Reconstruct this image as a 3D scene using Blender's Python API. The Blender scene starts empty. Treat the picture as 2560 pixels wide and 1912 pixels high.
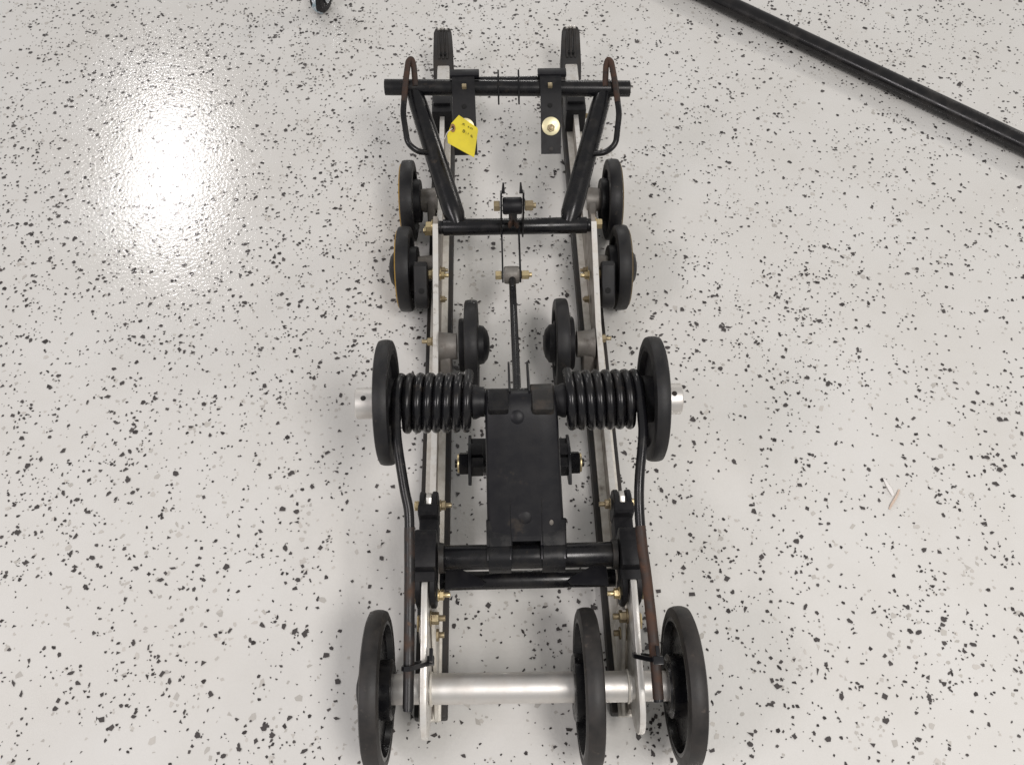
import bpy, bmesh, math, random
from mathutils import Vector, Matrix
import mathutils.noise as mnoise
R = math.radians
scene = bpy.context.scene
COL = scene.collection

# ------------------------------------------------------------------ camera
CAM_H, CAM_P, CAM_YAW, CAM_ROLL, CAM_X = 1.15793, R(56.7135), R(1.923), R(0.5), -0.03283
hd = Vector((math.sin(CAM_YAW), math.cos(CAM_YAW), 0)); rt = Vector((math.cos(CAM_YAW), -math.sin(CAM_YAW), 0)); up = Vector((0, 0, 1))
fw = hd*math.cos(CAM_P) - up*math.sin(CAM_P); dn = -hd*math.sin(CAM_P) - up*math.cos(CAM_P)
RR = rt*math.cos(CAM_ROLL) - dn*math.sin(CAM_ROLL); DD = rt*math.sin(CAM_ROLL) + dn*math.cos(CAM_ROLL)
cam_d = bpy.data.cameras.new('camera'); cam = bpy.data.objects.new('camera', cam_d); COL.objects.link(cam)
M = Matrix.Identity(4)
for i in range(3):
    M[i][0] = RR[i]; M[i][1] = -DD[i]; M[i][2] = -fw[i]
M[0][3] = CAM_X; M[1][3] = 0; M[2][3] = CAM_H
cam.matrix_world = M
cam_d.sensor_width = 36; cam_d.lens = 2216/2560*36; cam_d.clip_start = 0.01; cam_d.clip_end = 100
scene.camera = cam
def to_pixel(p):
    v = Vector(p) - Vector((CAM_X, 0, CAM_H)); d = v.dot(fw)
    return 1280 + 2216*v.dot(RR)/d, 956 + 2216*v.dot(DD)/d

# ------------------------------------------------------------------ world and lamps
world = bpy.data.worlds.new('World'); scene.world = world; world.use_nodes = True
bg = world.node_tree.nodes['Background']; bg.inputs[0].default_value = (1.0, 0.985, 0.97, 1); bg.inputs[1].default_value = 0.34
def area(name, loc, sx, sy, power, col=(1, 0.97, 0.93), target=None):
    l = bpy.data.lights.new(name, 'AREA'); l.shape = 'RECTANGLE'; l.size = sx; l.size_y = sy; l.energy = power; l.color = col
    o = bpy.data.objects.new(name, l); COL.objects.link(o); o.location = loc
    return o
area('ceiling_lamp', (-2.07, 4.25, 2.8), 0.36, 1.15, 27, (1, 0.96, 0.95))
area('ceiling_lamp', (4.6, 4.4, 2.8), 0.6, 1.25, 110, (1, 0.95, 0.89))
area('ceiling_lamp', (-2.2, -0.9, 2.8), 0.6, 1.25, 36, (1, 0.94, 0.96))
area('ceiling_lamp', (0.9, -0.9, 2.8), 0.6, 1.25, 46, (1, 0.96, 0.93))
area('ceiling_lamp', (0.4, 8.6, 2.8), 1.25, 0.6, 130, (1, 0.97, 0.93))
scene.view_settings.view_transform = 'Standard'; scene.view_settings.look = 'None'
scene.view_settings.exposure = 0.22; scene.view_settings.gamma = 1
scene.render.engine = 'CYCLES'
scene.cycles.max_bounces = 8

# ------------------------------------------------------------------ materials
def mk(name, c1, c2=None, scale=40, lo=.45, hi=.6, rough=.4, rough2=None, metal=0.0, metal2=None, bump=0.0, bscale=400, spec=.5, c3=None, s3=9, lo3=.55, hi3=.7, stretch=None, coat=0):
    m = bpy.data.materials.new(name); m.use_nodes = True
    nt = m.node_tree; N = nt.nodes; L = nt.links; b = N['Principled BSDF']
    geo = N.new('ShaderNodeNewGeometry'); pos = geo.outputs['Position']
    if stretch:
        mp = N.new('ShaderNodeMapping'); mp.inputs['Scale'].default_value = stretch; L.new(pos, mp.inputs[0]); vec = mp.outputs[0]
    else: vec = pos
    def noise(sc, det=5, rgh=.6, v=vec):
        n = N.new('ShaderNodeTexNoise'); n.inputs['Scale'].default_value = sc; n.inputs['Detail'].default_value = det; n.inputs['Roughness'].default_value = rgh
        L.new(v, n.inputs['Vector']); return n.outputs[0]
    def rng(v, a, c, x=0, y=1):
        n = N.new('ShaderNodeMapRange'); n.inputs[1].default_value = a; n.inputs[2].default_value = c; n.inputs[3].default_value = x; n.inputs[4].default_value = y
        L.new(v, n.inputs[0]); return n.outputs[0]
    def mix(f, a, c):
        n = N.new('ShaderNodeMix'); n.data_type = 'RGBA'; L.new(f, n.inputs[0])
        for k, q in ((6, a), (7, c)):
            if hasattr(q, 'is_linked'): L.new(q, n.inputs[k])
            else: n.inputs[k].default_value = (*q, 1)
        return n.outputs[2]
    b.inputs['Roughness'].default_value = rough; b.inputs['Metallic'].default_value = metal; b.inputs['Base Color'].default_value = (*c1, 1)
    b.inputs['Specular IOR Level'].default_value = spec
    if coat: b.inputs['Coat Weight'].default_value = coat; b.inputs['Coat Roughness'].default_value = .15
    if c2:
        f = rng(noise(scale), lo, hi); col = mix(f, c1, c2)
        if c3:
            f3 = rng(noise(s3, 6, .65, pos), lo3, hi3); col = mix(f3, col, c3)
        L.new(col, b.inputs['Base Color'])
        if rough2 is not None: L.new(rng(f, 0, 1, rough, rough2), b.inputs['Roughness'])
        if metal2 is not None: L.new(rng(f, 0, 1, metal, metal2), b.inputs['Metallic'])
    if bump:
        bn = N.new('ShaderNodeBump'); bn.inputs['Strength'].default_value = bump; bn.inputs['Distance'].default_value = .0008
        L.new(noise(bscale, 3), bn.inputs['Height']); L.new(bn.outputs[0], b.inputs['Normal'])
    return m
BLK = mk('black_paint', (.006, .006, .0075), (.015, .0135, .0125), 55, .45, .75, .24, .42, spec=.42, c3=(.05, .038, .028), s3=35, lo3=.64, hi3=.80)
BLKM = mk('black_paint_matte', (.006, .006, .0085), (.012, .0115, .013), 60, .4, .7, .42, .55, bump=.12, bscale=500, spec=.32, c3=(.055, .042, .03), s3=30, lo3=.64, hi3=.85)
PLAS = mk('black_plastic', (.0065, .0065, .008), (.014, .013, .014), 90, .45, .7, .48, .6, bump=.12, bscale=600, spec=.32, c3=(.07, .06, .05), s3=40, lo3=.66, hi3=.9)
RUB = mk('rubber', (.007, .007, .0085), (.015, .014, .0135), 60, .4, .72, .46, .6, spec=.42, bump=.15, bscale=700, c3=(.085, .068, .053), s3=45, lo3=.62, hi3=.85)
RUBW = mk('worn_rubber', (.016, .015, .0145), (.036, .031, .028), 50, .38, .72, .48, .62, spec=.45, bump=.18, bscale=700, c3=(.10, .08, .065), s3=70, lo3=.62, hi3=.8)
SHOE = mk('slide_shoe_plastic', (.012, .011, .011), (.035, .027, .021), 45, .42, .7, .5, .7, bump=.1, c3=(.10, .075, .055), s3=55, lo3=.66, hi3=.85)
ALU = mk('worn_aluminium', (.86, .84, .80), (.66, .62, .56), 70, .42, .75, .34, .5, metal=.55, metal2=.45, bump=.06, bscale=500, c3=(.24, .20, .16), s3=75, lo3=.58, hi3=.78)
ALUD = mk('dirty_aluminium', (.80, .77, .71), (.60, .56, .49), 60, .4, .7, .5, .65, metal=.3, metal2=.2, bump=.08, bscale=500, c3=(.22, .18, .14), s3=50, lo3=.60, hi3=.80)
ALUW = mk('stained_aluminium', (.42, .39, .35), (.27, .235, .20), 60, .35, .65, .5, .65, metal=.4, metal2=.25, bump=.08, bscale=500, c3=(.11, .085, .065), s3=45, lo3=.55, hi3=.76)
ALUT = mk('axle_aluminium', (.76, .74, .71), (.66, .62, .58), 45, .42, .75, .46, .55, metal=.9, metal2=.8, bump=.08, bscale=600, c3=(.30, .25, .2), s3=70, lo3=.67, hi3=.78)
CAST = mk('cast_metal', (.25, .235, .215), (.17, .15, .13), 50, .4, .7, .5, .65, metal=.45, metal2=.25, bump=.3, bscale=500, c3=(.08, .065, .05), s3=45, lo3=.6, hi3=.8)
ZINC = mk('yellow_zinc', (.76, .63, .37), (.58, .46, .26), 120, .4, .7, .33, .5, metal=.9, metal2=.8, c3=(.22, .15, .08), s3=130, lo3=.6, hi3=.78)
ZINCW = mk('pale_zinc', (.86, .79, .52), (.74, .66, .42), 110, .4, .7, .38, .5, metal=.75, metal2=.7)
ZINCD = mk('dull_zinc', (.42, .35, .22), (.25, .19, .12), 120, .4, .7, .42, .6, metal=.75, metal2=.5)
RUST = mk('rusty_steel', (.022, .014, .011), (.075, .034, .019), 60, .38, .68, .55, .8, bump=.25, bscale=600, c3=(.12, .058, .03), s3=120, lo3=.62, hi3=.8)
RUSTD = mk('dark_rusty_steel', (.012, .011, .011), (.06, .032, .02), 35, .48, .66, .4, .75, bump=.15, bscale=500, c3=(.11, .06, .033), s3=70, lo3=.62, hi3=.75)
DIRT = mk('grimy_weld', (.014, .013, .012), (.046, .035, .027), 60, .45, .7, .5, .7, bump=.3, bscale=500)
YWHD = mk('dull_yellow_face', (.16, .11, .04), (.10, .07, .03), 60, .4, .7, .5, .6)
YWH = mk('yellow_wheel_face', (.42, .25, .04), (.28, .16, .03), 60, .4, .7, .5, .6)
DARK = mk('painted_hole_shade', (.004, .004, .004), rough=.8)  # near-black colour standing in for the shade inside holes and slots
TAGM = mk('yellow_tag_card', (.80, .66, .035), (.70, .58, .04), 60, .4, .7, .6, .65)
INK = mk('faded_ink', (.16, .14, .03), rough=.8)
REINF = mk('brown_reinforcement', (.30, .15, .07), rough=.7)
STRING = mk('white_string', (.75, .73, .70), rough=.7)
NYLON = mk('black_nylon', (.010, .010, .012), rough=.28)
CHROME = mk('chrome', (.55, .58, .60), rough=.15, metal=1)
FILM = mk('protective_film', (.62, .66, .70), (.28, .40, .46), 120, .42, .6, .15, .25)
TAN = mk('tan_sliver', (.66, .53, .44), (.60, .46, .37), 150, .4, .6, .8)
WHITEP = mk('white_sliver', (.85, .82, .80), rough=.5)

# ------------------------------------------------------------------ mesh helpers
class MB:
    def __init__(s): s.v = []; s.f = []
    def bm(s, b, mat=None):
        o = len(s.v); b.verts.ensure_lookup_table()
        for v in b.verts: s.v.append((mat @ v.co) if mat else v.co.copy())
        for f in b.faces: s.f.append([o + v.index for v in f.verts])
        b.free(); return s
    def box(s, x0, x1, y0, y1, z0, z1, bev=.0015, seg=2, mat=None):
        b = bmesh.new(); bmesh.ops.create_cube(b, size=1)
        for v in b.verts: v.co = Vector(((x0+x1)/2 + v.co.x*(x1-x0), (y0+y1)/2 + v.co.y*(y1-y0), (z0+z1)/2 + v.co.z*(z1-z0)))
        if bev: bmesh.ops.bevel(b, geom=b.edges[:], offset=bev, segments=seg, profile=.6, affect='EDGES', clamp_overlap=True)
        b.verts.index_update(); return s.bm(b, mat)
    def prism(s, pts, axis, a0, a1, bev=.0012, seg=1, fn=None):
        # pts: 2D outline; axis 'x': pts are (y,z); 'y': (x,z); 'z': (x,y)
        b = bmesh.new()
        def P(p, a): return {'x': (a, p[0], p[1]), 'y': (p[0], a, p[1]), 'z': (p[0], p[1], a)}[axis]
        v0 = [b.verts.new(P(p, a0)) for p in pts]; v1 = [b.verts.new(P(p, a1)) for p in pts]
        n = len(pts); caps = [b.faces.new(v0[::-1]), b.faces.new(v1)]
        for i in range(n): b.faces.new((v0[i], v0[(i+1) % n], v1[(i+1) % n], v1[i]))
        bmesh.ops.recalc_face_normals(b, faces=b.faces[:])
        if bev:
            ed = [e for c in caps for e in c.edges]
            bmesh.ops.bevel(b, geom=ed, offset=bev, segments=seg, profile=.6, affect='EDGES', clamp_overlap=True)
        bmesh.ops.triangulate(b, faces=[f for f in b.faces if len(f.verts) > 6])
        if fn:
            for v in b.verts: v.co = Vector(fn(v.co))
        b.verts.index_update(); return s.bm(b)
    def lathe(s, prof, c, closed=False, seg=48, axis='x', ang0=0):
        # prof: (axial position, radius); c: centre (for axis x: (y,z); y: (x,z); z: (x,y))
        o = len(s.v); n = len(prof)
        for a, r in prof:
            for k in range(seg):
                t = ang0 + 2*math.pi*k/seg; u, w = c[0] + r*math.cos(t), c[1] + r*math.sin(t)
                s.v.append(Vector({'x': (a, u, w), 'y': (u, a, w), 'z': (u, w, a)}[axis]))
        for i in range(n if closed else n-1):
            j = (i+1) % n
            for k in range(seg):
                k2 = (k+1) % seg; s.f.append([o+i*seg+k, o+i*seg+k2, o+j*seg+k2, o+j*seg+k])
        if not closed:
            s.f.append([o+k for k in range(seg)][::-1]); s.f.append([o+(n-1)*seg+k for k in range(seg)])
        return s
    def cyl(s, axis, a0, a1, c, r, bev=.0012, seg=32, ang0=0):
        b = min(bev, abs(a1-a0)*.4, r*.4); d = 1 if a1 > a0 else -1
        return s.lathe([(a0, r-b), (a0+d*b*.35, r-b*.3), (a0+d*b, r), (a1-d*b, r), (a1-d*b*.35, r-b*.3), (a1, r-b)], c, False, seg, axis, ang0)
    def hexa(s, axis, a0, a1, c, r, ang0=.3):
        b = .0008; d = 1 if a1 > a0 else -1
        return s.lathe([(a0, r-b), (a0+d*b, r), (a1-d*b, r), (a1, r-b)], c, False, 6, axis, ang0)
    def tube(s, path, r, seg=14, fillet=0, fs=5, flat=1.0, upv=(0, 0, 1)):
        pts = [Vector(p) for p in path]
        rad = list(r) if isinstance(r, (list, tuple)) else [r]*len(pts)
        if fillet:
            q = [pts[0]]; rr = [rad[0]]
            for i in range(1, len(pts)-1):
                p = pts[i]; a = pts[i-1]-p; c = pts[i+1]-p; d = min(fillet, a.length*.45, c.length*.45)
                A = p + a.normalized()*d; C = p + c.normalized()*d
                for k in range(fs+1):
                    t = k/fs; q.append(A*(1-t)**2 + p*2*t*(1-t) + C*t*t); rr.append(rad[i])
            q.append(pts[-1]); rr.append(rad[-1]); pts, rad = q, rr
        o = len(s.v); n = len(pts); prev = None
        for i, p in enumerate(pts):
            t = (pts[min(i+1, n-1)] - pts[max(i-1, 0)]).normalized()
            if prev is None:
                u = Vector(upv); u = (u - t*u.dot(t))
                if u.length < .05: u = Vector((1, 0, 0)); u = u - t*u.dot(t)
            else: u = prev - t*prev.dot(t)
            u.normalize(); prev = u; w = t.cross(u)
            for k in range(seg):
                a = 2*math.pi*k/seg; s.v.append(p + u*math.cos(a)*rad[i]*flat + w*math.sin(a)*rad[i])
        for i in range(n-1):
            for k in range(seg):
                k2 = (k+1) % seg; s.f.append([o+i*seg+k, o+i*seg+k2, o+(i+1)*seg+k2, o+(i+1)*seg+k])
        s.f.append([o+k for k in range(seg)][::-1]); s.f.append([o+(n-1)*seg+k for k in range(seg)])
        return s
    def ribbon(s, pts, x0, x1, th, closed=False, axis='x', fn=None):
        # sheet of thickness th following pts (2D), extruded along axis from x0 to x1
        n = len(pts); P2 = [Vector(p) for p in pts]; nor = []
        for i in range(n):
            a = P2[(i-1) % n] if closed or i > 0 else P2[i]; c = P2[(i+1) % n] if closed or i < n-1 else P2[i]
            t = (c-a).normalized(); nor.append(Vector((-t.y, t.x)))
        out = [p + q*th/2 for p, q in zip(P2, nor)]; inn = [p - q*th/2 for p, q in zip(P2, nor)]
        o = len(s.v)
        def W(p, a): return Vector({'x': (a, p[0], p[1]), 'y': (p[0], a, p[1])}[axis])
        for i in range(n):
            for p, a in ((out[i], x0), (out[i], x1), (inn[i], x1), (inn[i], x0)):
                w = W(p, a); s.v.append(Vector(fn(w)) if fn else w)
        for i in range(n if closed else n-1):
            j = (i+1) % n
            for k in range(4): k2 = (k+1) % 4; s.f.append([o+4*i+k, o+4*i+k2, o+4*j+k2, o+4*j+k])
        if not closed: s.f.append([o, o+1, o+2, o+3]); s.f.append([o+4*n-4+k for k in (3, 2, 1, 0)])
        return s
LOC = {}
def finish(o, parent, label, cat, group, kind):
    if parent is not None:
        o.parent = parent; o.matrix_parent_inverse = Matrix.Translation(-LOC[parent.name])
    if label: o['label'] = label
    if cat: o['category'] = cat
    if group: o['group'] = group
    if kind: o['kind'] = kind
    return o
def add(name, mb, mat, parent=None, label=None, cat=None, group=None, kind=None, ang=38, base=False):
    vs = mb.v; lo = Vector([min(v[i] for v in vs) for i in range(3)]); hi = Vector([max(v[i] for v in vs) for i in range(3)])
    c = (lo+hi)/2
    if base: c.z = lo.z
    me = bpy.data.meshes.new(name); me.from_pydata([tuple(v-c) for v in vs], [], mb.f)
    b = bmesh.new(); b.from_mesh(me); bmesh.ops.recalc_face_normals(b, faces=b.faces[:]); b.to_mesh(me); b.free()
    me.polygons.foreach_set('use_smooth', [True]*len(me.polygons)); me.set_sharp_from_angle(angle=R(ang))
    me.materials.append(mat)
    o = bpy.data.objects.new(name, me); COL.objects.link(o); o.location = c; LOC[o.name] = c
    return finish(o, parent, label, cat, group, kind)
def empty(name, loc, label, cat, group=None):
    o = bpy.data.objects.new(name, None); COL.objects.link(o); o.location = loc; LOC[o.name] = Vector(loc); o.empty_display_size = .05
    return finish(o, None, label, cat, group, None)
def bolt(parent, x, y, z, r=.0065, d=1, hl=.006, shaft=.012, mat=None, name='bolt', washer=True):
    """hex head and stub pointing along +x (d=1) or -x (d=-1), seated at x"""
    m = MB()
    if washer: m.cyl('x', x, x+d*.0015, (y, z), r*1.25, .0003, 20)
    m.hexa('x', x+d*(.0016 if washer else 0), x+d*(.0016+hl), (y, z), r)
    if shaft: m.cyl('x', x+d*hl, x+d*(hl+shaft), (y, z), r*.5, .0006, 12)
    return add(name, m, mat or ZINC, parent)

# ------------------------------------------------------------------ floor with flakes
def floor_mat(name, c1, c2, pale=False, var=None):
    m = bpy.data.materials.new(name); m.use_nodes = True
    nt = m.node_tree; N = nt.nodes; L = nt.links; b = N['Principled BSDF']
    geo = N.new('ShaderNodeNewGeometry'); pos = geo.outputs['Position']
    def noise(sc, det, rgh=.5):
        n = N.new('ShaderNodeTexNoise'); n.inputs['Scale'].default_value = sc; n.inputs['Detail'].default_value = det; n.inputs['Roughness'].default_value = rgh
        L.new(pos, n.inputs['Vector']); return n.outputs[0]
    def rng(v, a, c):
        n = N.new('ShaderNodeMapRange'); n.inputs[1].default_value = a; n.inputs[2].default_value = c; L.new(v, n.inputs[0]); return n.outputs[0]
    mx = N.new('ShaderNodeMix'); mx.data_type = 'RGBA'; L.new(rng(noise(5, 5, .62), .38, .72), mx.inputs[0])
    mx.inputs[6].default_value = (*c1, 1); mx.inputs[7].default_value = (*c2, 1); out = mx.outputs[2]
    if var:   # islands (flakes) differ a little from one another
        m2 = N.new('ShaderNodeMix'); m2.data_type = 'RGBA'; L.new(geo.outputs['Random Per Island'], m2.inputs[0]); L.new(out, m2.inputs[6]); m2.inputs[7].default_value = (*var, 1); out = m2.outputs[2]
    L.new(out, b.inputs['Base Color'])
    b.inputs['Roughness'].default_value = .11; b.inputs['Specular IOR Level'].default_value = .55
    bn = N.new('ShaderNodeBump'); bn.inputs['Strength'].default_value = .36; bn.inputs['Distance'].default_value = .0011
    L.new(noise(170, 2, .5), bn.inputs['Height']); L.new(bn.outputs[0], b.inputs['Normal'])
    return m
FLOOR = floor_mat('epoxy_floor', (.742, .730, .704), (.69, .672, .638))
FDARK = floor_mat('dark_flake', (.032, .028, .028), (.050, .043, .042), var=(.10, .09, .088))
FPALE = floor_mat('pale_flake', (.50, .48, .44), (.46, .44, .42), var=(.63, .60, .56))
fl = MB(); fl.v = [Vector(p) for p in ((-4, -2, 0), (4, -2, 0), (4, 6, 0), (-4, 6, 0))]; fl.f = [[0, 1, 2, 3]]
floor = add('floor', fl, FLOOR, kind='structure')

rnd = random.Random(11)
def flake_shape(size):
    n = rnd.choice((3, 4, 4, 4, 5, 5, 5, 6)); el = rnd.uniform(.5, 1.0); rot = rnd.uniform(0, 6.283)
    a0 = rnd.uniform(0, 6.283); pts = []
    for k in range(n):
        a = a0 + 2*math.pi*(k + rnd.uniform(-.3, .3))/n; r = size/2*rnd.uniform(.62, 1.12)
        x, y = r*math.cos(a), r*math.sin(a)*el
        pts.append((x*math.cos(rot)-y*math.sin(rot), x*math.sin(rot)+y*math.cos(rot)))
    return pts
def scatter(n, med, sg, lo, hi, clump):
    out = []
    while len(out) < n:
        x, y = rnd.uniform(-1.85, 1.95), rnd.uniform(-.4, 2.6)
        d = .64 + .5*mnoise.noise(Vector((x*3.1, y*3.1, clump))) + .7*mnoise.noise(Vector((x*11, y*11, clump+5)))
        d += -.10*(x > .25) + .06*(x < -.3)
        if rnd.random() > max(.26, d): continue
        k = 1 if rnd.random() < .86 else rnd.choice((2, 3, 4))
        for _ in range(k):
            s = min(hi, max(lo, med*math.exp(rnd.gauss(0, sg))))
            out.append((x + (k > 1)*rnd.gauss(0, .006), y + (k > 1)*rnd.gauss(0, .006), s))
    return out
dark = scatter(70000, .0040, .52, .0013, .0108, 3.3)
pale = scatter(21000, .0050, .42, .002, .0130, 7.7)
def in_view(x, y):
    u, v = to_pixel((x, y, 0)); return 0 < u < 2560 and 0 < v < 1912
vis = sorted([t for t in dark if in_view(t[0], t[1])], key=lambda t: -t[2]*2216/max(.4, (Vector((t[0], t[1], 0))-Vector((CAM_X, 0, CAM_H))).length))
big = set(vis[:300])
def flake_mb(lst, z0, z1):
    m = MB()
    for (x, y, s) in lst:
        z = rnd.uniform(z0, z1); o = len(m.v); p = flake_shape(s)
        m.v += [Vector((x+a, y+b, z)) for a, b in p]; m.f.append(list(range(o, o+len(p))))
    return m
def add_flat(name, m, mat, parent, kind=None):
    me = bpy.data.meshes.new(name); me.from_pydata([tuple(v) for v in m.v], [], m.f); me.materials.append(mat)
    o = bpy.data.objects.new(name, me); COL.objects.link(o); LOC[o.name] = Vector((0, 0, 0)); return finish(o, parent, None, None, None, kind)
add_flat('small_pale_flakes', flake_mb(pale, .0002, .0004), FPALE, floor, 'stuff')
add_flat('small_dark_flakes', flake_mb([t for t in dark if t not in big], .0005, .0008), FDARK, floor, 'stuff')
for t in vis[:300]:
    m = MB(); p = flake_shape(t[2]); m.v = [Vector((a, b, 0)) for a, b in p]; m.f = [list(range(len(p)))]
    me = bpy.data.meshes.new('flake'); me.from_pydata([tuple(v) for v in m.v], [], m.f); me.materials.append(FDARK)
    o = bpy.data.objects.new('flake', me); COL.objects.link(o); o.location = (t[0], t[1], rnd.uniform(.0009, .0011)); finish(o, floor, None, None, None, None)

# ================================================================== the suspension skid
SK = empty('suspension_skid', (0, .85, 0), 'black and silver snowmobile suspension skid with wheels and coil springs on speckled floor', 'suspension')

# ---------------- rails
for s in (-1, 1):
    X = .121*s if s < 0 else .1235
    web = [(.252, .024), (1.43, .024), (1.445, .04), (1.44, .066), (1.40, .070), (1.03, .068), (1.0, .085), (.985, .125), (.972, .150), (.955, .150), (.94, .143), (.80, .089), (.66, .070), (.45, .070), (.42, .062), (.252, .055)]
    m = MB(); m.prism(web, 'x', X-.0037, X+.0037, .0008, 2)
    rail = add('rail', m, ALUW, SK)
    m = MB(); m.box(X-.0135, X+.0135, .25, 1.395, .0225, .031, .001); add('flange', m, ALUD, rail)
    m = MB(); m.prism([(1.377, .024), (1.442, .030), (1.444, .074), (1.377, .074)], 'x', X-.0115, X+.0115, .0015); add('nose_pad', m, ALU, rail)
    m = MB(); m.ribbon([(.955, .1505), (.94, .1436), (.80, .0897), (.66, .0707), (.45, .0707)], X-.0041, X+.0041, .0022); add('top_edge', m, ALU, rail)
    m = MB(); m.ribbon([(1.375, .0702), (1.03, .0686)], X-.0041, X+.0041, .0022); add('top_edge', m, ALU, rail)
    # bright worn top edge strip of the raised part of the web
    sh = MB(); sh.box(X-.0205, X+.0205, .256, 1.40, 0, .022, .003)
    add('slide_shoe', sh, SHOE, rail)
    # moulded upturned tip
    prof = [(1.395, .001), (1.44, .004), (1.47, .018), (1.495, .046), (1.508, .080), (1.511, .104), (1.504, .114), (1.494, .112), (1.482, .098), (1.466, .085), (1.447, .0765), (1.41, .035), (1.395, .034)]
    def tap(v, X=X):
        k = 1 - .22*max(0, min(1, (v.y-1.455)/.055))**2 - .30*max(0, min(1, (v.y-1.494)/.017))**2; return (X + (v.x-X)*k, v.y-.008, v.z)
    tp = MB(); tp.prism(prof, 'x', X-.0195, X+.0195, .004, 3, tap)
    tip = add('rail_tip', tp, SHOE, rail)
    for dx in (-.0075, 0, .0075):
        rb = MB(); rb.tube([(X+dx, 1.447, .0815), (X+dx, 1.462, .0895), (X+dx, 1.478, .104), (X+dx*.8, 1.489, .1145)], .0023, 8); add('rib', rb, RUBW, tip)
    for dx in (-.004, .004):
        h = MB(); h.box(X+dx-.0022, X+dx+.0022, 1.453, 1.459, .082, .0885, .0003); add('slot_shade', h, DARK, tip)  # solid dark boxes, slot shade painted, nothing cut into the tip
    for dx in (-.008, 0, .008):
        h = MB(); h.lathe([(.108, .0026), (.1165, .0026), (.1180, .0016), (.1183, .0001)], (X+dx*.85, 1.4945-abs(dx)*.35), False, 10, 'z'); add('rivet', h, ALU, tip)
    # front clamp block under the cross tube
    cb = MB(); cb.box(X-.0185, X+.0185, 1.296, 1.372, .030, .082, .003)
    cb.box(X-.0155, X+.0155, 1.312, 1.345, .080, .088, .002)
    blk = add('clamp_block', cb, PLAS, rail)
    bolt(blk, X+s*.0185, 1.312, .055, .005, s, .004, .006, ZINCD)
    # gusset bracket of rear end
    gb = MB(); gb.prism([(.25, .031), (.36, .031), (.372, .1), (.35, .125), (.325, .10), (.29, .06)], 'x', X-s*.0055, X-s*.0105, .001)
    add('axle_bracket', gb, ALUD, rail)

# ---------------- idler wheels
def wheel(xc, yc, zc, Rr, hw, out, mat, cap=True, face=None, bossR=.045, bossL=.013, capL=.016, name='wheel', hubmat=None, recess=.006):
    """out: -1/+1 direction of the outer face"""
    i = -out
    hub = MB()
    hub.lathe([(xc+out*(hw-recess), .012), (xc+out*(hw-recess), Rr-.0185), (xc+out*(hw-.0005), Rr-.017), (xc+out*(hw-.0005), Rr-.012), (xc+i*(hw-.0005), Rr-.012), (xc+i*(hw-.0005), Rr-.017), (xc+i*(hw-recess), Rr-.0185), (xc+i*(hw-recess), .012)], (yc, zc), True, 56)
    hub.lathe([(xc+i*(hw-recess-.002), bossR), (xc+i*(hw+bossL-.0015), bossR), (xc+i*(hw+bossL), bossR-.002), (xc+i*(hw+bossL), .01), (xc+i*(hw-recess-.002), .01)], (yc, zc), True, 48)
    w = add(name, hub, hubmat or PLAS, SK)
    t = MB(); b = .0045 if Rr < .08 else .0062; r0 = Rr-.0125
    t.lathe([(xc-hw, r0), (xc-hw, Rr-b), (xc-hw+b*.3, Rr-b*.3), (xc-hw+b, Rr-.0003), (xc, Rr), (xc+hw-b, Rr-.0003), (xc+hw-b*.3, Rr-b*.3), (xc+hw, Rr-b), (xc+hw, r0)], (yc, zc), True, 72)
    add('tyre', t, mat, w)
    if cap:
        c = MB(); x0 = xc+out*(hw-recess)
        c.lathe([(x0, .034), (x0+out*.006, .034), (x0+out*.0065, .030), (x0+out*(.006+capL*.45), .0285), (x0+out*(.006+capL*.8), .021), (x0+out*(.006+capL*.97), .010), (x0+out*(.006+capL), .0005)], (yc, zc), False, 40)
        add('hub_cap', c, PLAS, w)
    if face:
        f = MB(); x0 = xc+out*hw
        f.lathe([(x0, .035), (x0+out*.0018, .036), (x0+out*.0018, Rr-.0065), (x0, Rr-.0050)], (yc, zc), True, 56)
        add('face_plate', f, face, w, 'amber yellow outer face' if face is YWH else None)
    return w
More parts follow.
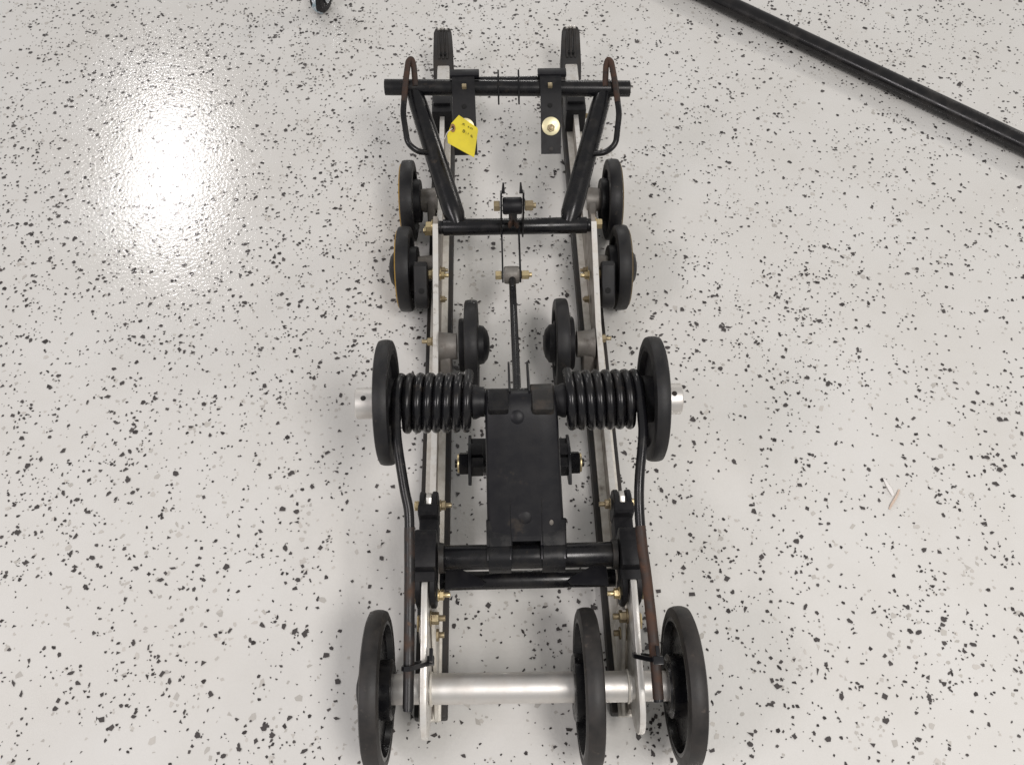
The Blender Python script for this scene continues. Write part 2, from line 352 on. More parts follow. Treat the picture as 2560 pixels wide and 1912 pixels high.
# outer front pairs
for s, xo in ((-1, -.002), (1, -.001)):
    for yc in (1.082, .932):
        y = yc - (.004 if s > 0 else 0)
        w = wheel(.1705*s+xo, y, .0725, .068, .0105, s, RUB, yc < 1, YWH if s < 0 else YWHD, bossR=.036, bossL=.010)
        st = MB(); st.lathe([(.150*s+xo, .012), (.150*s+xo, .0185), (.146*s+xo, .0195), (.126*s, .021), (.1265*s, .008)], (y, .074), False, 32)
        if yc > 1: st.prism([(y-.045, .040), (y-.02, .034), (y+.018, .045), (y+.018, .080), (y-.018, .085)], 'x', .1285*s, .142*s, .002)
        add('wheel_mount', st, CAST, SK)
    # rubber bump stop behind the second wheel
    b = MB(); xm = .1435*s-.001; yy = .0 if s < 0 else -.005
    pr = [(.906+yy, .118), (.900+yy, .127), (.890+yy, .128), (.858+yy, .098), (.851+yy, .090), (.849+yy, .080), (.853+yy, .071), (.861+yy, .067), (.870+yy, .069), (.885+yy, .078), (.906+yy, .090)]
    b.prism(pr, 'x', xm-.0105, xm+.0105, .003, 3)
    bs = add('bump_stop', b, RUB, SK)
    h = MB(); h.cyl('z', -.004, .0004, (0, 0), .0046, .0002, 18); qq = Vector((0, 0, 1)).rotation_difference(Vector((0, -.684, .73)))
    for v in h.v: v.rotate(qq); v += Vector((xm-.001*s, .8625+yy, .1022))
    add('hole_shade', h, DARK, bs)  # dark disc set on the sloped face as the shade of its hole
    bolt(SK, .1262*s, .897+yy, .100, .0075, s, .006, 0, ZINC)
    bolt(SK, .1172*s, .905+yy, .088, .0065, -s, .006, .008, ZINC)
    bolt(SK, .1172*s, .926+yy, .076, .0055, -s, .006, .006, ZINCD)
    bolt(SK, .1172*s, .880+yy, .060, .0055, -s, .006, .004, ZINCD)
# inner pair
for s, xo in ((-1, -.001), (1, 0)):
    wheel(.0665*s+xo, .781, .0725, .068, .010, -s, RUB, True, None, bossR=.040, bossL=.009, capL=.017)
    st = MB(); st.lathe([(.090*s, .010), (.090*s, .020), (.094*s, .0195), (.112*s, .0215), (.1165*s, .024), (.1165*s, .01)], (.778, .074), False, 32)
    st.prism([(.735, .032), (.752, .032), (.790, .060), (.775, .088), (.756, .070)], 'x', .0985*s, .1165*s, .002)
    add('wheel_mount', st, CAST, SK)
    bolt(SK, .1255*s, .785, .078, .0065, s, .007, .010, ZINCD)

# ---------------- front arm
FX = -.0055
A = empty('front_arm', (0, 1.06, .19), None, None); del A
ct = MB()
prof = [(-.1935+FX, .0100), (-.1935+FX, .0117), (-.193+FX, .0125), (.193+FX, .0125), (.1935+FX, .0117), (.1935+FX, .0100), (.18+FX, .0100), (.18+FX, .0002), (-.18+FX, .0002), (-.18+FX, .0100)]
ct.lathe(prof, (1.157, .242), True, 32)
def skew(m, y0, k):
    for v in m.v: v.y += k*v.x
    return m
bpy.data.objects.remove(bpy.data.objects['front_arm'])
arm = add('front_arm', skew(ct, 0, -.03), BLK, SK)
for s in (-1, 1):
    lg = MB()
    a = Vector((.152*s+FX*.6, 1.160-.03*.15*s, .2415)); c = Vector((.0860*s-.001, .960, .1425))
    pts = [a + (c-a)*t for t in (0, .06, .14, .3, .6, .85, .93, 1)]
    lg.tube(pts, [.010, .0132, .0148, .0154, .0160, .0166, .0164, .0118], 24)
    l = add('leg_tube', lg, BLK, arm)
    # bent rod loop
    hk = MB()
    P = [(.1290, 1.0565, .199), (.1460, 1.050, .206), (.1620, 1.058, .216), (.1685, 1.099, .240), (.1645, 1.150, .260), (.1605, 1.184, .271), (.1560, 1.190, .2715), (.1525, 1.181, .266), (.1500, 1.150, .250)]
    W = [Vector((x*s+(FX*.4 if s > 0 else .0005), y-.004*s, z)) for x, y, z in P]; jn = W[3].lerp(W[4], .35)
    hk.tube(W[:4] + [jn], .0046, 14, .014, 6); lp_ = add('rod_loop', hk, BLK, arm)
    hk = MB(); hk.tube([jn] + W[4:], .0047, 14, .010, 5); add('loop_end', hk, RUST, lp_, 'rusted end of the bent rod')
    tb = MB(); tb.tube([(.104*s, 1.058, .175), (.112*s, 1.050, .185)], [.006, .0065], 12); add('stop_pin', tb, RUB, arm)
    if s > 0:
        pass
pt = MB(); pt.cyl('x', -.1095, .1135, (.9575, .14), .0128, .001, 32)
pt.cyl('x', -.1165, -.1085, (.9575, .14), .0105, .001, 24); pt.cyl('x', .1125, .119, (.9575, .14), .0105, .001, 24)
add('pivot_tube', pt, BLK, arm)
for s in (-1, 1):
    bolt(SK, .1255*s+(.001 if s > 0 else 0), .960, .140, .0085, s, .009, 0, ZINC, washer=True)
bolt(SK, -.1265, .972, .118, .0085, -1, .012, .004, ZINC)
# second rod, collars and strap brackets on the cross tube
rd = MB(); rd.cyl('x', -.060, .052, (1.170, .2435), .0085, .001, 20); add('limiter_rod', rd, BLK, arm)
for x in (-.0195, .0125):
    cl = MB()
    n = 12; o2 = [(1.1575+.0185*math.cos(2*math.pi*k/n), .2445+.0195*math.sin(2*math.pi*k/n)) for k in range(n)]
    o2 = [(1.174, .258), (1.180, .259), (1.179, .248), (1.174, .230), (1.158, .224), (1.146, .226), (1.138, .230), (1.132, .230), (1.140, .243), (1.147, .254), (1.16, .258)]
    cl.prism(o2, 'x', x-.0013, x+.0013, .0003); add('collar_plate', cl, BLK, arm)
for s, x0, x1, x2, x3 in ((-1, -.0925, -.0575, -.0905, -.0545), (1, .0455, .0795, .0460, .0770)):
    sp = MB()
    path = [(1.1765, .233), (1.1795, .246), (1.1745, .2555), (1.162, .2585), (1.148, .2560), (1.132, .2470), (1.106, .2245), (1.084, .2030), (1.0670, .1863)]
    def fan(v, x0=x0, x1=x1, x2=x2, x3=x3):
        t = max(0, min(1, (1.18-v.y)/.113)); u = v.x
        return ((x0+(x2-x0)*t)*(1-u) + (x1+(x3-x1)*t)*u, v.y, v.z)
    sp.ribbon(path, 0, 1, .0045, fn=fan)
    st = add('limiter_strap', sp, PLAS, SK)
    xm = (x2+x3)/2
    cp = MB(); cp.box(x0-.003, x1+.008, 1.163, 1.1785, .2565, .2625, .0015); add('strap_clamp', cp, BLKM, st)
    sl = -Vector((0, .04, .0387)).normalized()
    def plane(y): return .2245 + (y-1.106)*(.0452/.046)
    def disc(name, y, r, h, mat, hx=False, parent=st, x=xm):
        d = MB(); q = Vector((0, 0, 1)).rotation_difference(Vector((0, -.70, .714)))
        if hx: d.hexa('z', 0, h, (0, 0), r)
        else: d.cyl('z', 0, h, (0, 0), r, .0004, 28)
        for v in d.v: v.rotate(q); v += Vector((x, y-.7*.0024, plane(y)+.714*.0024))
        return add(name, d, mat, parent)
    disc('hole_shade', 1.1195, .0036, .0004, DARK, x=xm-.001)  # hole drawn as a dark disc on the strap, its shade in the colour
    wz = disc('washer', 1.0970, .0142, .0018, ZINCW); disc('nut', 1.0950, .0062, .0065, ZINCD, True); disc('bolt_end', 1.0950, .0034, .009, ZINCD)
    disc('grommet', 1.0725, .0034, .0006, RUBW)
    nb = MB(); nb.box(xm-.004, xm+.003, 1.140, 1.148, .2530, .2590, .001); add('buckle', nb, ZINCD, st)

# centre bracket with bushings and links
cb = MB()
for x in (-.0195, .0135):
    cb.prism([(.966, .128), (.972, .150), (.962, .185), (.958, .210), (.952, .222), (.945, .224), (.940, .214), (.936, .19), (.938, .160), (.944, .130)], 'x', x-.0013, x+.0013, .0004)
    cb.tube([(x*.80-.0008, .950, .218), (x*.78-.0008, .964, .226)], [.0028, .0012], 8)
brk = add('centre_bracket', cb, BLK, arm)
bu = MB(); bu.lathe([(-.0175, .006), (-.0175, .0105), (-.0168, .012), (-.0152, .0128), (.0092, .0128), (.0108, .012), (.0115, .0105), (.0115, .006)], (.9445, .198), True, 28)
add('bushing', bu, BLKM, brk)
bolt(brk, -.0215, .9445, .198, .0085, -1, .0075, 0, ZINCD, washer=False); bolt(brk, .0155, .9445, .198, .0085, 1, .011, .006, ZINCD, washer=False)
rr = MB(); rr.prism([(-.010, .952), (.006, .952), (.004, .940), (.009, .932), (.004, .930), (-.002, .938), (-.008, .930), (-.012, .933), (-.007, .941)], 'z', .160, .172, .002, 2)
for v in rr.v: v.x *= .8; v.y += .003
add('rusty_clip', rr, RUSTD, brk, 'rust brown clip')
lk = MB()
for x in (-.0190, .0075):
    lk.prism([(.955, .150), (.962, .140), (.955, .130), (.868, .118), (.858, .124), (.858, .136), (.868, .142)], 'x', x-.0012, x+.0012, .0003)
lnk = add('link_plate', lk, BLKM, SK)
lb = MB(); lb.lathe([(-.0172, .005), (-.0172, .0115), (-.0155, .013), (-.011, .0135), (.001, .0135), (.0045, .013), (.0060, .0115), (.0060, .005)], (.868, .13), True, 28)
add('bushing', lb, CAST, lnk)
bolt(lnk, -.0205, .868, .13, .0072, -1, .008, 0, ZINC, washer=False); bolt(lnk, .0090, .868, .13, .0072, 1, .010, .006, ZINC, washer=False)
# shock rod
rod = MB(); rod.tube([(-.005, .862, .132), (-.0055, .60, .207), (-.0055, .52, .222)], .0052, 16); add('shock_rod', rod, BLK, SK)

# ---------------- middle shaft, its wheels and the two torsion springs
SY, SZ = .5605, .263
MX = -.0055
sf = MB(); sf.cyl('x', -.150+MX, .150+MX, (SY, SZ), .0155, .001, 32)
shaft = add('cross_shaft', skew(sf, 0, -.006), BLK, SK)
for s in (-1, 1):
    sk = -.006*.17*s
    c = MB(); xa, xb = (.1930*s+MX), (.160*s+MX)
    if s < 0: xa = -.1985
    else: xa = .1875
    c.lathe([(xa, .0158), (xa, .0178), (xa-s*.001, .0187), (xb, .0187), (xb, .013), (xa-s*.012, .013), (xa-s*.012, .0158)], (SY+sk, SZ), True, 40)
    c.cyl('x', xa-s*.012, xb, (SY+sk, SZ), .0160, .0002, 32)
    col = add('end_collar', c, ALUT, shaft)
    g = MB(); tt = R(100); g.lathe([(SZ+.0165, .0032), (SZ+.0186, .0032), (SZ+.0189, .0025), (SZ+.0189, .0005)], (xa-s*.0105, SY+sk-.004), False, 14, 'z')
    add('set_screw', g, RUSTD, col)
    xw = -.1622 if s < 0 else .1543
    wheel(xw, SY+sk+.0005, SZ, .0748, .0086, s, RUB, False, None, bossR=.028, bossL=.006, recess=.0075, name='wheel')
    # inner collar next to the arm box
    ic = MB(); ic.lathe([(.041*s+MX, .0150), (.041*s+MX, .0178), (.046*s+MX, .0180), (.051*s+MX, .0205), (.055*s+MX, .0205), (.057*s+MX, .0172), (.066*s+MX, .0170), (.066*s+MX, .015)], (SY, SZ), True, 32)
    add('shaft_collar', ic, BLKM, shaft)
    # torsion spring
    RC, rw, turns = .0306, .0058, 7
    xin = -.0645 if s < 0 else .0525; xout = -.1475 if s < 0 else .1345
    al = R(24); th_e = math.pi/2 + al; th_s = th_e - 2*math.pi*turns - R(50)
    pts = []
    d = Vector((-math.sin(th_s), math.cos(th_s))); p0 = Vector((SY+RC*math.cos(th_s), SZ+RC*math.sin(th_s)))
    pts.append((xin, p0.x-d.x*.016, p0.y-d.y*.016)); pts.append((xin, p0.x-d.x*.006, p0.y-d.y*.006))
    nn = turns*28
    for k in range(nn+1):
        t = k/nn; th = th_s + (th_e-th_s)*t
        pts.append((xin+(xout-xin)*t + .0005*math.sin(t*37+s), SY+RC*math.cos(th), SZ+RC*math.sin(th)))
    if s < 0: legp = [(-.1465, .505, .2825), (-.1380, .452, .262), (-.1325, .425, .250), (-.1320, .394, .237), (-.1320, .361, .222), (-.1325, .293, .194), (-.1335, .233, .170)]
    else: legp = [(.1345, .505, .2825), (.1275, .456, .264), (.1255, .424, .250), (.1265, .387, .236), (.1300, .354, .220), (.1345, .287, .192), (.1365, .236, .170)]
    # smooth the leg
    q = [Vector(pts[-1])] + [Vector(p) for p in legp]; sm = []
    for i in range(len(q)-1):
        a0 = q[max(i-1, 0)]; a1 = q[i]; a2 = q[i+1]; a3 = q[min(i+2, len(q)-1)]
        for k in range(1, 7):
            t = k/6; sm.append(.5*((2*a1) + (a2-a0)*t + (2*a0-5*a1+4*a2-a3)*t*t + (3*a1-a0-3*a2+a3)*t**3))
    cut = len(sm)*3//7+2
    coil = MB(); coil.tube([Vector(p) for p in pts] + sm[:cut+1], rw, 12, upv=(1, 0, 0))
    sp = add('torsion_spring', coil, BLK, SK)
    lo = MB(); lo.tube(sm[cut:], [rw+.0002]*(len(sm)-cut), 14, upv=(1, 0, 0)); add('spring_leg', lo, RUSTD if s < 0 else RUST, sp, 'spring leg, %s' % ('brown with surface rust' if s < 0 else 'heavily rusted red brown'))
    sl = MB(); e = sm[-1]; d3 = (sm[-1]-sm[-4]).normalized()
    sl.tube([e-d3*.026, e-d3*.024, e-d3*.001, e+d3*.003], [.0050, .0055, .0055, .0053], 16); add('sleeve', sl, NYLON, sp)

# ---------------- rear arm: sloping box plate between the two cross tubes
bx = MB()
def wid(y): t = max(0, min(1, (.57-y)/.15)); return .0415 + .0045*t
def cx_(y): t = max(0, min(1, (.57-y)/.15)); return -.0045 + .0045*t
def ztop(y):
    P = [(.580, .250), (.573, .268), (.567, .279), (.556, .2845), (.543, .2825), (.528, .2725), (.46, .2105), (.44, .1930), (.425, .1800), (.415, .1725), (.40, .165)]
    for (a, b), (c, d) in zip(P, P[1:]):
        if c <= y <= a: return b + (d-b)*(a-y)/(a-c)
    return P[0][1] if y > P[0][0] else P[-1][1]
ys = [.574, .570, .567, .562, .556, .550, .543, .536, .528, .51, .49, .46, .445, .432, .424]
# cross-section: flat top, rounded shoulders, side walls
rows = []
for y in ys:
    w = wid(y); cx = cx_(y); z = ztop(y); sec = []
    for dx, dz in ((-1, -.052), (-1, -.006), (-.965, -.0017), (-.92, 0), (-.45, .0006), (0, .0008), (.45, .0006), (.92, 0), (.965, -.0017), (1, -.006), (1, -.052)):
        sec.append(Vector((cx+dx*w, y, z+dz)))
    rows.append(sec)
o = 0
for sec in rows: bx.v += sec
n = len(rows[0])
for i in range(len(rows)-1):
    for k in range(n-1): bx.f.append([i*n+k, i*n+k+1, (i+1)*n+k+1, (i+1)*n+k])
    bx.f.append([i*n+n-1, i*n, (i+1)*n, (i+1)*n+n-1])
bx.f.append(list(range(n))); bx.f.append([(len(rows)-1)*n+k for k in range(n)][::-1])
RA = add('rear_arm', bx, BLKM, SK)
TY, TZ = .409, .155
for x0, x1 in ((-.0452, -.0185), (.0185, .0456)):
    stp = MB(); pts = [(.440, ztop(.440)-.0020), (.430, ztop(.430)-.0019), (.4235, ztop(.4235)-.0010)]
    for a in (72, 85, 100, 125, 150, 175, 200, 225): pts.append((TY+.0185*math.cos(R(a)), TZ+.0185*math.sin(R(a))))
    stp.ribbon(pts, x0, x1, .0030); add('tube_strap', stp, BLK, RA)
    for xe in (x0, x1):
        gr = MB(); gr.tube([(xe, .458 if abs(xe) < .03 else .436, ztop(.458 if abs(xe) < .03 else .436)+.0002)] + [(xe, y+.0002, z+.0004) for y, z in pts[:7]], [.0006] + [.0021]*7, 8); add('weld', gr, BLK, RA)
mid = MB(); mid.ribbon([(.440, ztop(.440)-.0020), (.428, ztop(.428)-.0018), (.420, .1750)], -.0175, .0175, .003); add('centre_tongue', mid, BLKM, RA)
for (x, y) in ((-.0085, .5315), (-.0012, .4420)):
    dm = MB(); q = Vector((0, 0, 1)).rotation_difference(Vector((0, -.55, .835)))
    dm.lathe([(-.002, .0092), (0, .0086), (.0010, .0066), (.0016, .0036), (.0018, .0003)], (0, 0), False, 24, 'z')
    for v in dm.v: v.rotate(q); v += Vector((x, y, ztop(y)+.0004))
    add('rivet', dm, BLKM, RA)
rv = MB(); rv.lathe([(0, .0026), (.001, .002), (.0012, .0002)], (.030, .436), False, 12, 'z')
for v in rv.v: v.z += ztop(.436)+.0010 + (v.y-.436)*.88
add('rivet', rv, CAST, RA)
# front saddle, fins, rusty sleeve
sd = MB(); sd.box(-.0425, -.0185, .5340, .5630, .262, .2880, .0025); add('saddle_block', sd, BLK, RA)
rs = MB(); rs.lathe([(.008, .006), (.008, .0200), (.009, .0208), (.0335, .0212), (.0355, .0195), (.0355, .006)], (SY-.002, SZ+.0015), True, 32); rs.box(.0085, .0345, .533, .562, .266, .2880, .004)
add('tube_sleeve', rs, DIRT, RA, 'brown dusty tube sleeve')
for x in (-.0165, .0065):
    fn_ = MB(); fn_.prism([(.545, .262), (.560, .2865), (.585, .278), (.621, .258), (.624, .252), (.617, .247), (.58, .25)], 'x', x-.0012, x+.0012, .0003); add('fin', fn_, BLKM, RA)
# side bolts under the box with cams
for s in (-1, 1):
    yb, zb = .535, .157; x0 = .046*s-.003
    yb -= .002*(s > 0)
    cm = MB(); xc = -.0675 if s < 0 else .0585
    cm.prism([(yb+.033, zb+.008), (yb+.040, zb+.002), (yb+.036, zb-.006), (yb+.012, zb-.016), (yb-.014, zb-.016), (yb-.028, zb-.006), (yb-.032, zb+.001), (yb-.025, zb+.006), (yb-.010, zb+.016), (yb+.012, zb+.018)], 'x', xc-.002, xc+.002, .0006)
    cmo = add('adjuster_cam', cm, BLKM, RA)
    bk = MB(); bk.box(min(xc, xc-s*.017), max(xc, xc-s*.017), yb-.013, yb+.001, zb-.012, zb+.014, .0015); bk.box(min(xc, xc-s*.017), max(xc, xc-s*.017), yb+.0035, yb+.020, zb-.010, zb+.016, .0015); bk.box(min(xc-s*.002, xc-s*.021), max(xc-s*.002, xc-s*.021), yb-.008, yb+.033, zb-.012, zb+.006, .001)
    add('adjuster_block', bk, PLAS, cmo)
    hx = MB(); hx.hexa('x', xc+s*.002, xc+s*.0135, (yb, zb), .0150, .1); add('hex_head', hx, BLK, cmo)
    ws = MB(); ws.cyl('x', xc+s*.0135, xc+s*.0158, (yb, zb), .0122, .0004, 28); add('washer', ws, ZINC, cmo)
    sb = MB(); sb.cyl('x', xc+s*.0155, xc+s*.0195, (yb, zb), .0055, .001, 16); add('bolt_end', sb, BLK, cmo)
    sb = MB(); sb.cyl('x', xc-s*.019, xc-s*.03, (yb, zb), .007, .001, 16); add('bolt_shank', sb, BLK, cmo)

# ---------------- lower cross tube, second tube, gussets
lt = MB(); lt.cyl('x', -.104, .108, (TY, TZ), .0148, .001, 36)
low = add('lower_cross_tube', lt, BLK, SK)
for s in (-1, 1):
    w2 = MB(); w2.lathe([(.1005*s+.002, .0152), (.1005*s+.002, .0176), (.1065*s+.002, .0186), (.1065*s+.002, .0152)], (TY, TZ), True, 36); add('weld_ring', w2, DIRT, low)
l2 = MB(); l2.cyl('x', -.106, .110, (.396, .112), .0112, .001, 28); sec = add('lower_brace_tube', l2, BLK, low)
for s in (-1, 1):
    g = MB(); pr = [(.098*s, .414), (.099*s, .378), (.088*s, .381), (.054*s, .3835), (.050*s, .388), (.056*s, .394), (.090*s, .410)]
    g.prism(pr, 'z', .1225, .1255, .0008)
    for v in g.v: v.z += (abs(v.x)-.05)*.10
    add('gusset', g, BLKM, low)

# ---------------- coupler arms on each rail, silver rear plates
for s in (-1, 1):
    X = -.1195 if s < 0 else .1232
    dy = 0 if s < 0 else -.003
    wv = .0128
    cpl = MB()
    # main block with folded top
    cpl.prism([(.436+dy, .130), (.437+dy, .176), (.434+dy, .1815), (.428+dy, .1835), (.392+dy, .1835), (.388+dy, .181), (.386+dy, .160), (.386+dy, .130)], 'x', X-wv, X+wv, .0018, 2)
    cpl.box(X-wv+.001, X+wv-.001, .434+dy, .470+dy, .105, .140, .002)
    # front fork
    cpl.prism([(.466+dy, .120), (.467+dy, .152), (.470+dy, .1555), (.480+dy, .156), (.480+dy, .120)], 'x', X-wv, X+wv, .0015)
    for d in (-1, 1):
        xa, xb = sorted((X+d*.0045, X+d*(wv-.0016)))
        cpl.prism([(.478+dy, .100), (.478+dy, .156), (.492+dy, .155), (.501+dy, .148), (.506+dy, .136), (.505+dy, .118), (.497+dy, .103)], 'x', xa, xb, .0012)
    # rear fork
    cpl.prism([(.389+dy, .120), (.389+dy, .1685), (.376+dy, .166), (.376+dy, .120)], 'x', X-wv-.0005, X+wv-.001, .0012)
    for d in (-1, 1):
        xa, xb = sorted((X-.0006+d*.0048, X-.0006+d*(wv-.0008)))
        cpl.prism([(.378+dy, .110), (.378+dy, .166), (.368+dy, .163), (.361+dy, .154), (.357+dy, .140), (.358+dy, .124), (.364+dy, .112)], 'x', xa, xb, .0012)
    ca = add('coupler_arm', cpl, PLAS, SK)
    tg = MB(); tg.prism([(.466+dy, .060), (.478+dy, .147), (.490+dy, .152), (.500+dy, .146), (.506+dy, .13), (.520+dy, .060)], 'x', X-.0035, X+.0035, .0012, 2); add('pivot_tongue', tg, ALU, ca)
    for yy, zz in ((.489+dy, .132), (.369+dy, .139)):
        bolt(ca, X+s*(wv+.0002), yy, zz, .0062, s, .0045, 0, ZINC, washer=(yy < .4)); bolt(ca, X-s*(wv+.0002), yy, zz, .0062, -s, .006, .009, ZINC if yy < .4 else ZINCD)
    # silver rear plate
    pl = MB(); xp = X-.0008 if s < 0 else X+.0006
    pr = [(.380, .118), (.385, .150), (.380, .162), (.368, .1665), (.335, .161), (.288, .146), (.252, .131), (.232, .119), (.222, .107), (.2175, .094), (.218, .080), (.225, .066), (.24, .055), (.27, .049), (.30, .056), (.33, .082), (.355, .108)]
    def bend(v, xp=xp, s=s): return (v.x + (.0035*max(0, (.30-v.y)/.1) if s > 0 else -.002*max(0, (.30-v.y)/.1)), v.y, v.z)
    pl.prism(pr, 'x', xp-.0036, xp+.0036, .0012, 2, bend)
    pla = add('axle_plate', pl, ALU, SK)
    bolt(pla, xp-s*.0040, .348+dy, .118, .0075, -s, .009, .009, ZINCD); bolt(pla, xp-s*.0045, .336+dy, .092, .0075, -s, .007, .008, ZINCD)
    wsh = MB(); wsh.cyl('x', xp+s*.0038, xp+s*.0085, (.337+dy, .112), .017, .001, 28); add('spacer_washer', wsh, ALUD, pla)
    wsh = MB(); wsh.cyl('x', xp+s*.0087, xp+s*.0105, (.340+dy, .125), .010, .0004, 6); add('bolt_head', wsh, ZINC, pla)
    # cable tie round spring leg and plate
    tie = MB(); yt = .2865 if s < 0 else .289
    xr = -.1325 if s < 0 else .1345; za = .1965
    lp = [(xr+s*.0064, .185), (xr+s*.0064, .197), (xr+s*.003, .2035), (xr-s*.002, .2035), (xp-s*.006, .158), (xp-s*.0065, .150), (xp-s*.006, .142), (xp, .139), (xr+s*.005, .178)]
    tie.ribbon(lp, yt-.0026, yt+.0026, .0014, True, 'y', fn=lambda w: (w.x, w.y-(w.z-.150)*.40, w.z)); ti = add('cable_tie', tie, NYLON, SK)
    hd_ = MB(); xh = xp-s*.0085 if s < 0 else xr
    if s < 0: hd_.box(xh-.004, xh+.004, yt-.004, yt+.006, .150, .158, .001); hd_.box(xh-.001, xh+.003, yt-.003, yt+.012, .158, .166, .0005)
    else: hd_.box(xh-.005, xh+.006, yt-.004, yt+.005, .2015, .2075, .001); hd_.box(xh-.001, xh+.003, yt+.004, yt+.016, .203, .206, .0005)
    for v in hd_.v: v.y -= (v.z-.150)*.40 if s > 0 else 0
    add('tie_head', hd_, NYLON, ti)

# ---------------- rear axle and its three wheels
AY, AZ = .270, .0965
ax = MB()
ax.lathe([(-.1635, .006), (-.1635, .0168), (-.1625, .0172), (-.128, .0172), (-.128, .0145), (-.1165, .0145), (-.1165, .0176), (.118, .0176), (.118, .0145), (.129, .0145), (.129, .0172), (.164, .0172), (.165, .0168), (.165, .006)], (AY, AZ), False, 48)
axle = add('rear_axle', skew(ax, 0, -.012), ALUT, SK)
for x, dd in ((-.1145, .0), (.1145, 0), (-.1268, 0), (.1305, 0)):
    c = MB(); c.cyl('x', x-.0012, x+.0012, (AY-.012*x, AZ), .0205 if abs(x) > .12 else .0195, .0005, 32); add('spacer_washer', c, ALUD, axle)
wheel(-.1768, AY+.002, AZ, .0905, .0106, -1, RUBW, True, None, bossR=.034, bossL=.007, recess=.008, name='wheel', hubmat=BLK)
wheel(.0685, AY-.001, AZ, .0905, .0106, 1, RUBW, False, None, bossR=.038, bossL=.007, recess=.009, name='wheel', hubmat=BLK)
wheel(.1795, AY-.002, AZ, .0905, .0106, 1, RUBW, True, None, bossR=.036, bossL=.007, recess=.009, name='wheel', hubmat=BLK)
for x in (-.1615, .0535, .1625):
    h = MB(); n = 40; d = 1 if x > 0 else -1
    sgn = 1 if x < 0 else -1
    h.lathe([(x, .031), (x+sgn*.003, .030), (x+sgn*.003, .020), (x, .020)], (AY-.012*x, AZ), True, 40); add('hub_ring', h, BLK, axle)

# ================================================================== hang tag tied to the skid
tagc = [(-.0821, 1.1028, .248), (-.0534, 1.0729, .236), (-.0525, 1.0668, .2345), (-.0586, 1.0082, .222), (-.0981, 1.0402, .236), (-.0995, 1.0574, .2415), (-.0933, 1.0843, .247)]
CP = Vector((CAM_X, 0, CAM_H))
def at_z(p): # keep the point on its ray when its height changes (heights were read off at z=.235)
    p = Vector(p); q = Vector((p.x, p.y, .235)); d = q-CP; return CP + d*((p.z-CAM_H)/d.z)
pts = [at_z(p) for p in tagc]; cen = sum(pts, Vector())/len(pts); cen.z += .0045
t = MB(); nrm = Vector((.25, -.2, 1)).normalized()*.0007
ring = []
for i in range(len(pts)):
    a, b = pts[i], pts[(i+1) % len(pts)]
    for k in range(4): ring.append(a + (b-a)*k/4)
n = len(ring)
layers = [(1, 0), (.66, .66), (.33, .92)]
for off in (nrm*0, nrm):
    for f, h in layers:
        for p in ring: t.v.append(p*f + (cen)*(1-f) + off + Vector((0, 0, .0012*h)))
    t.v.append(cen + off + Vector((0, 0, .0012)))
for L_ in (0, 1):
    o = L_*(3*n+1)
    for l in range(2):
        for k in range(n): t.f.append([o+l*n+k, o+l*n+(k+1) % n, o+(l+1)*n+(k+1) % n, o+(l+1)*n+k])
    for k in range(n): t.f.append([o+2*n+k, o+2*n+(k+1) % n, o+3*n])
for k in range(n): t.f.append([k, (k+1) % n, 3*n+1+(k+1) % n, 3*n+1+k])
TAG = add('hang_tag', t, TAGM, None, 'crumpled yellow paper hang tag with brown eyelet tied to the frame', 'tag', ang=60)
def on_tag(u, v, h=.0018):  # u,v: close-up pixel grid used to read the tag off
    N_ = (1080+.0969*u, 250+.0969*v); d = fw + RR*((N_[0]-1280)/2216) + DD*((N_[1]-956)/2216)
    A_, B_, C_ = pts[0], pts[3], pts[5]; best = None
    for i in range(len(pts)):   # facet of the fan that the point lies on
        a, b, c = pts[i], pts[(i+1) % len(pts)], cen + Vector((0, 0, .0012)); hit = None
        nn_ = (b-a).cross(c-a); den = nn_.dot(d)
        if abs(den) < 1e-9: continue
        tt = nn_.dot(a-CP)/den; q = CP + d*tt
        def sd(p1, p2): return (p2-p1).cross(q-p1).dot(nn_)
        if min(sd(a, b), sd(b, c), sd(c, a)) >= -1e-12: best = q; break
    if best is None: best = CP + d*((.240-CAM_H)/d.z)
    return best + Vector((0, -.0002, h))
e1 = MB(); o = 0
for rr_ in (1.0, .48):
    for k in range(20):
        a = 2*math.pi*k/20; e1.v.append(on_tag(540+62*rr_*math.cos(a)-18*rr_*math.sin(a)*-1*.3, 752+112*rr_*math.sin(a), .0022))
for k in range(20): e1.f.append([k, (k+1) % 20, 20+(k+1) % 20, 20+k])
add('reinforcement', e1, REINF, TAG)
e2 = MB(); e2.v = [on_tag(540+28*math.cos(2*math.pi*k/16), 752+54*math.sin(2*math.pi*k/16), .0021) for k in range(16)]; e2.f = [list(range(16))]; add('eyelet_shade', e2, DARK, TAG)  # flat dark disc over the card paints the shade in the eyelet
strokes = [[(775, 660), (810, 625), (840, 690)], [(790, 650), (845, 640)], [(930, 715), (955, 700), (935, 735), (965, 730)], [(985, 750), (1005, 735), (1000, 770)], [(1020, 745), (1050, 765), (1035, 790)],
           [(795, 830), (815, 790), (845, 800), (850, 845), (820, 875), (795, 850), (795, 830)], [(815, 800), (835, 860)], [(880, 855), (883, 870)], [(878, 895), (882, 905)], [(940, 875), (935, 915)], [(1005, 940), (1025, 925), (1035, 960), (1025, 985), (1005, 965), (1005, 940)], [(1035, 960), (1040, 1000)]]
wr = MB()
for st_ in strokes: wr.tube([on_tag(u, v, .0019) for u, v in st_], .00042, 5)
add('handwriting', wr, INK, TAG)
sg = MB(); a = on_tag(400, 860); sg.tube([on_tag(530, 760), on_tag(455, 815), a, Vector((-.1045, 1.054, .229)), at_z((-.1088, 1.0507, .215))], .0007, 8, .004); add('string', sg, STRING, TAG)

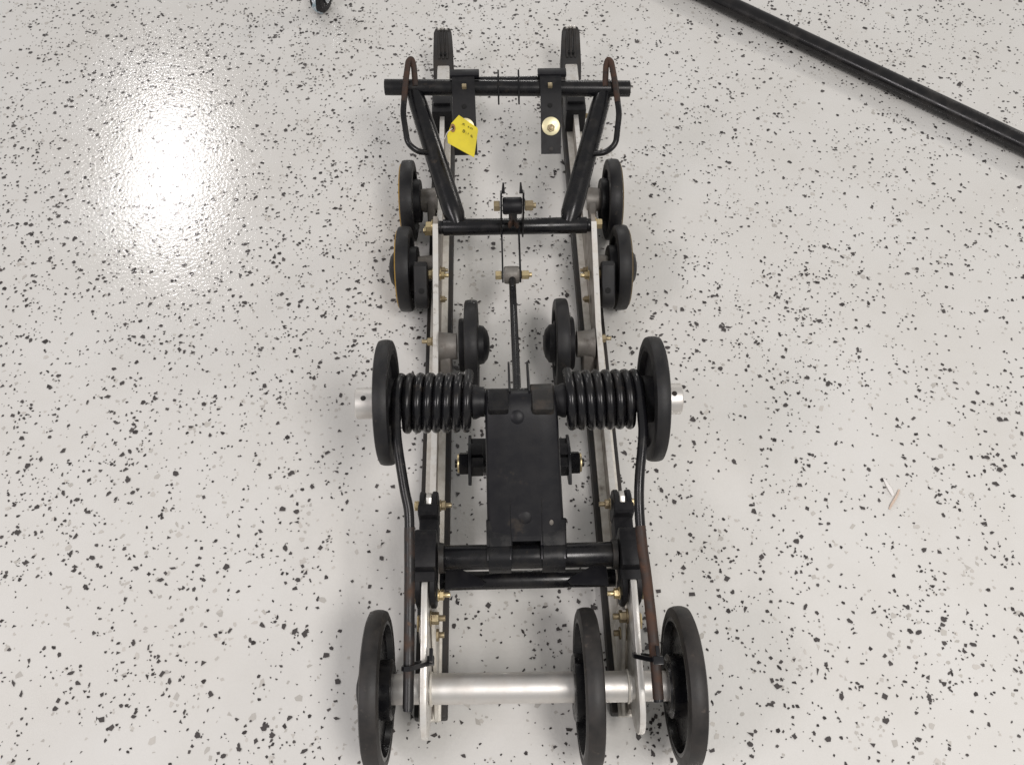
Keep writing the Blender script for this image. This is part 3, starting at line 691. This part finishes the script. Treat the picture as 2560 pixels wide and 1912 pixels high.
# ================================================================== black pipe on the floor
p0, p1 = Vector((.4589, 1.7199, .0188)), Vector((.9651, 1.2575, .0188)); d = (p1-p0).normalized()
a, c = p0 - d*.45, p1 + d*.5
pm = MB(); pm.tube([a + (c-a)*k/12 for k in range(13)], .0186, 36)
add('steel_pipe', pm, mk('pipe_black', (.007, .0065, .0075), (.020, .017, .016), 30, .45, .72, .20, .42, bump=.06, bscale=300, c3=(.05, .042, .036), s3=60, lo3=.66, hi3=.9), None, 'long black painted steel pipe lying alone on the floor', 'pipe', base=True)

# ================================================================== caster at the top edge
CA = empty('caster', (-.388, 1.727, 0), 'small black swivel caster with shiny metal fork standing on the floor', 'caster')
q = Matrix.Translation((-.388, 1.727, 0)) @ Matrix.Rotation(R(-24), 4, 'Z')
def tf(m):
    m.v = [q @ v for v in m.v]; return m
CR = .0300
w = MB(); w.lathe([(-.013, .012), (-.013, .023), (-.0118, .0262), (-.008, .0290), (0, CR), (.008, .0290), (.0118, .0262), (.013, .023), (.013, .012)], (0, CR), True, 40); tyre = add('caster_wheel', tf(w), RUB, CA)
w = MB(); w.lathe([(-.0125, .002), (-.0125, .0125), (.0125, .0125), (.0125, .002)], (0, CR), True, 24); add('hub', tf(w), PLAS, tyre)
fk = MB()
for d in (-1, 1):
    fk.prism([(-.008, .028), (-.004, .022), (.004, .022), (.010, .030), (.030, .060), (.030, .068), (-.014, .068), (-.016, .05)], 'x', d*.0158-.0012, d*.0158+.0012, .0006)
fk.box(-.0170, .0170, -.014, .030, .0675, .0705, .001); fk.cyl('x', -.019, .019, (0, CR), .004, .0006, 14); fork = add('fork', tf(fk), CHROME, CA)
# wrinkled protective film stuck over the front of the wheel
fm = MB(); g = []; NA, NB = 15, 6
for i in range(NA):
    th = R(-62 + 118*i/(NA-1)); xc_ = .005 - .010*i/(NA-1) + .0025*math.sin(i*.9); hw_ = .0022 + .0042*i/(NA-1)
    for j in range(NB):
        e_ = j/(NB-1)*2-1; x = xc_ + hw_*e_; rr_ = CR + .0012 + .0014*math.sin(i*1.3+j*1.9) - .0022*(x/.013)**2
        g.append(Vector((x, -rr_*math.cos(th), CR + rr_*math.sin(th))))
fm.v = g + [p + Vector((0, .0005, .0002)) for p in g]
for i in range(NA-1):
    for j in range(NB-1):
        for o in (0, NA*NB): fm.f.append([o+i*NB+j, o+i*NB+j+1, o+(i+1)*NB+j+1, o+(i+1)*NB+j])
add('film_wrap', tf(fm), FILM, CA, 'crinkled pale blue protective film')
tpz = MB(); tpz.cyl('z', .0705, .079, (0, .008), .016, .001, 28); tpz.box(-.026, .026, -.022, .040, .079, .0825, .001); add('top_plate', tf(tpz), CHROME, CA)

# ================================================================== debris
def sliver(name, path, w, mat, label, cat):
    m = MB(); n = len(path)
    for i, (p, ww) in enumerate(zip(path, w)):
        p = Vector(p); a = Vector(path[max(i-1, 0)]); c = Vector(path[min(i+1, n-1)]); t = (c-a).normalized(); sd = Vector((-t.y, t.x, 0))*ww/2
        m.v += [p-sd, p+sd, p+sd+Vector((0, 0, .0009)), p-sd+Vector((0, 0, .0009))]
    for i in range(n-1):
        for k in range(4): k2 = (k+1) % 4; m.f.append([4*i+k, 4*i+k2, 4*i+4+k2, 4*i+4+k])
    m.f.append([0, 1, 2, 3]); m.f.append([4*n-4+k for k in (3, 2, 1, 0)])
    return add(name, m, mat, None, label, cat, base=True)
sliver('wood_sliver', [(.549, .5605, .0012), (.544, .5525, .0022), (.5375, .5440, .0026), (.5315, .5370, .0022), (.5265, .5300, .0012)], (.0022, .0030, .0032, .0032, .0020), TAN, 'short tan brown sliver lying on the speckled floor', 'sliver')
sliver('paper_shred', [(.5305, .5790, .0012), (.5330, .5690, .002), (.5352, .5600, .0026), (.5375, .5510, .0012)], (.0015, .0045, .0058, .0035), WHITEP, 'thin white shred touching the tan sliver on the floor', 'shred')
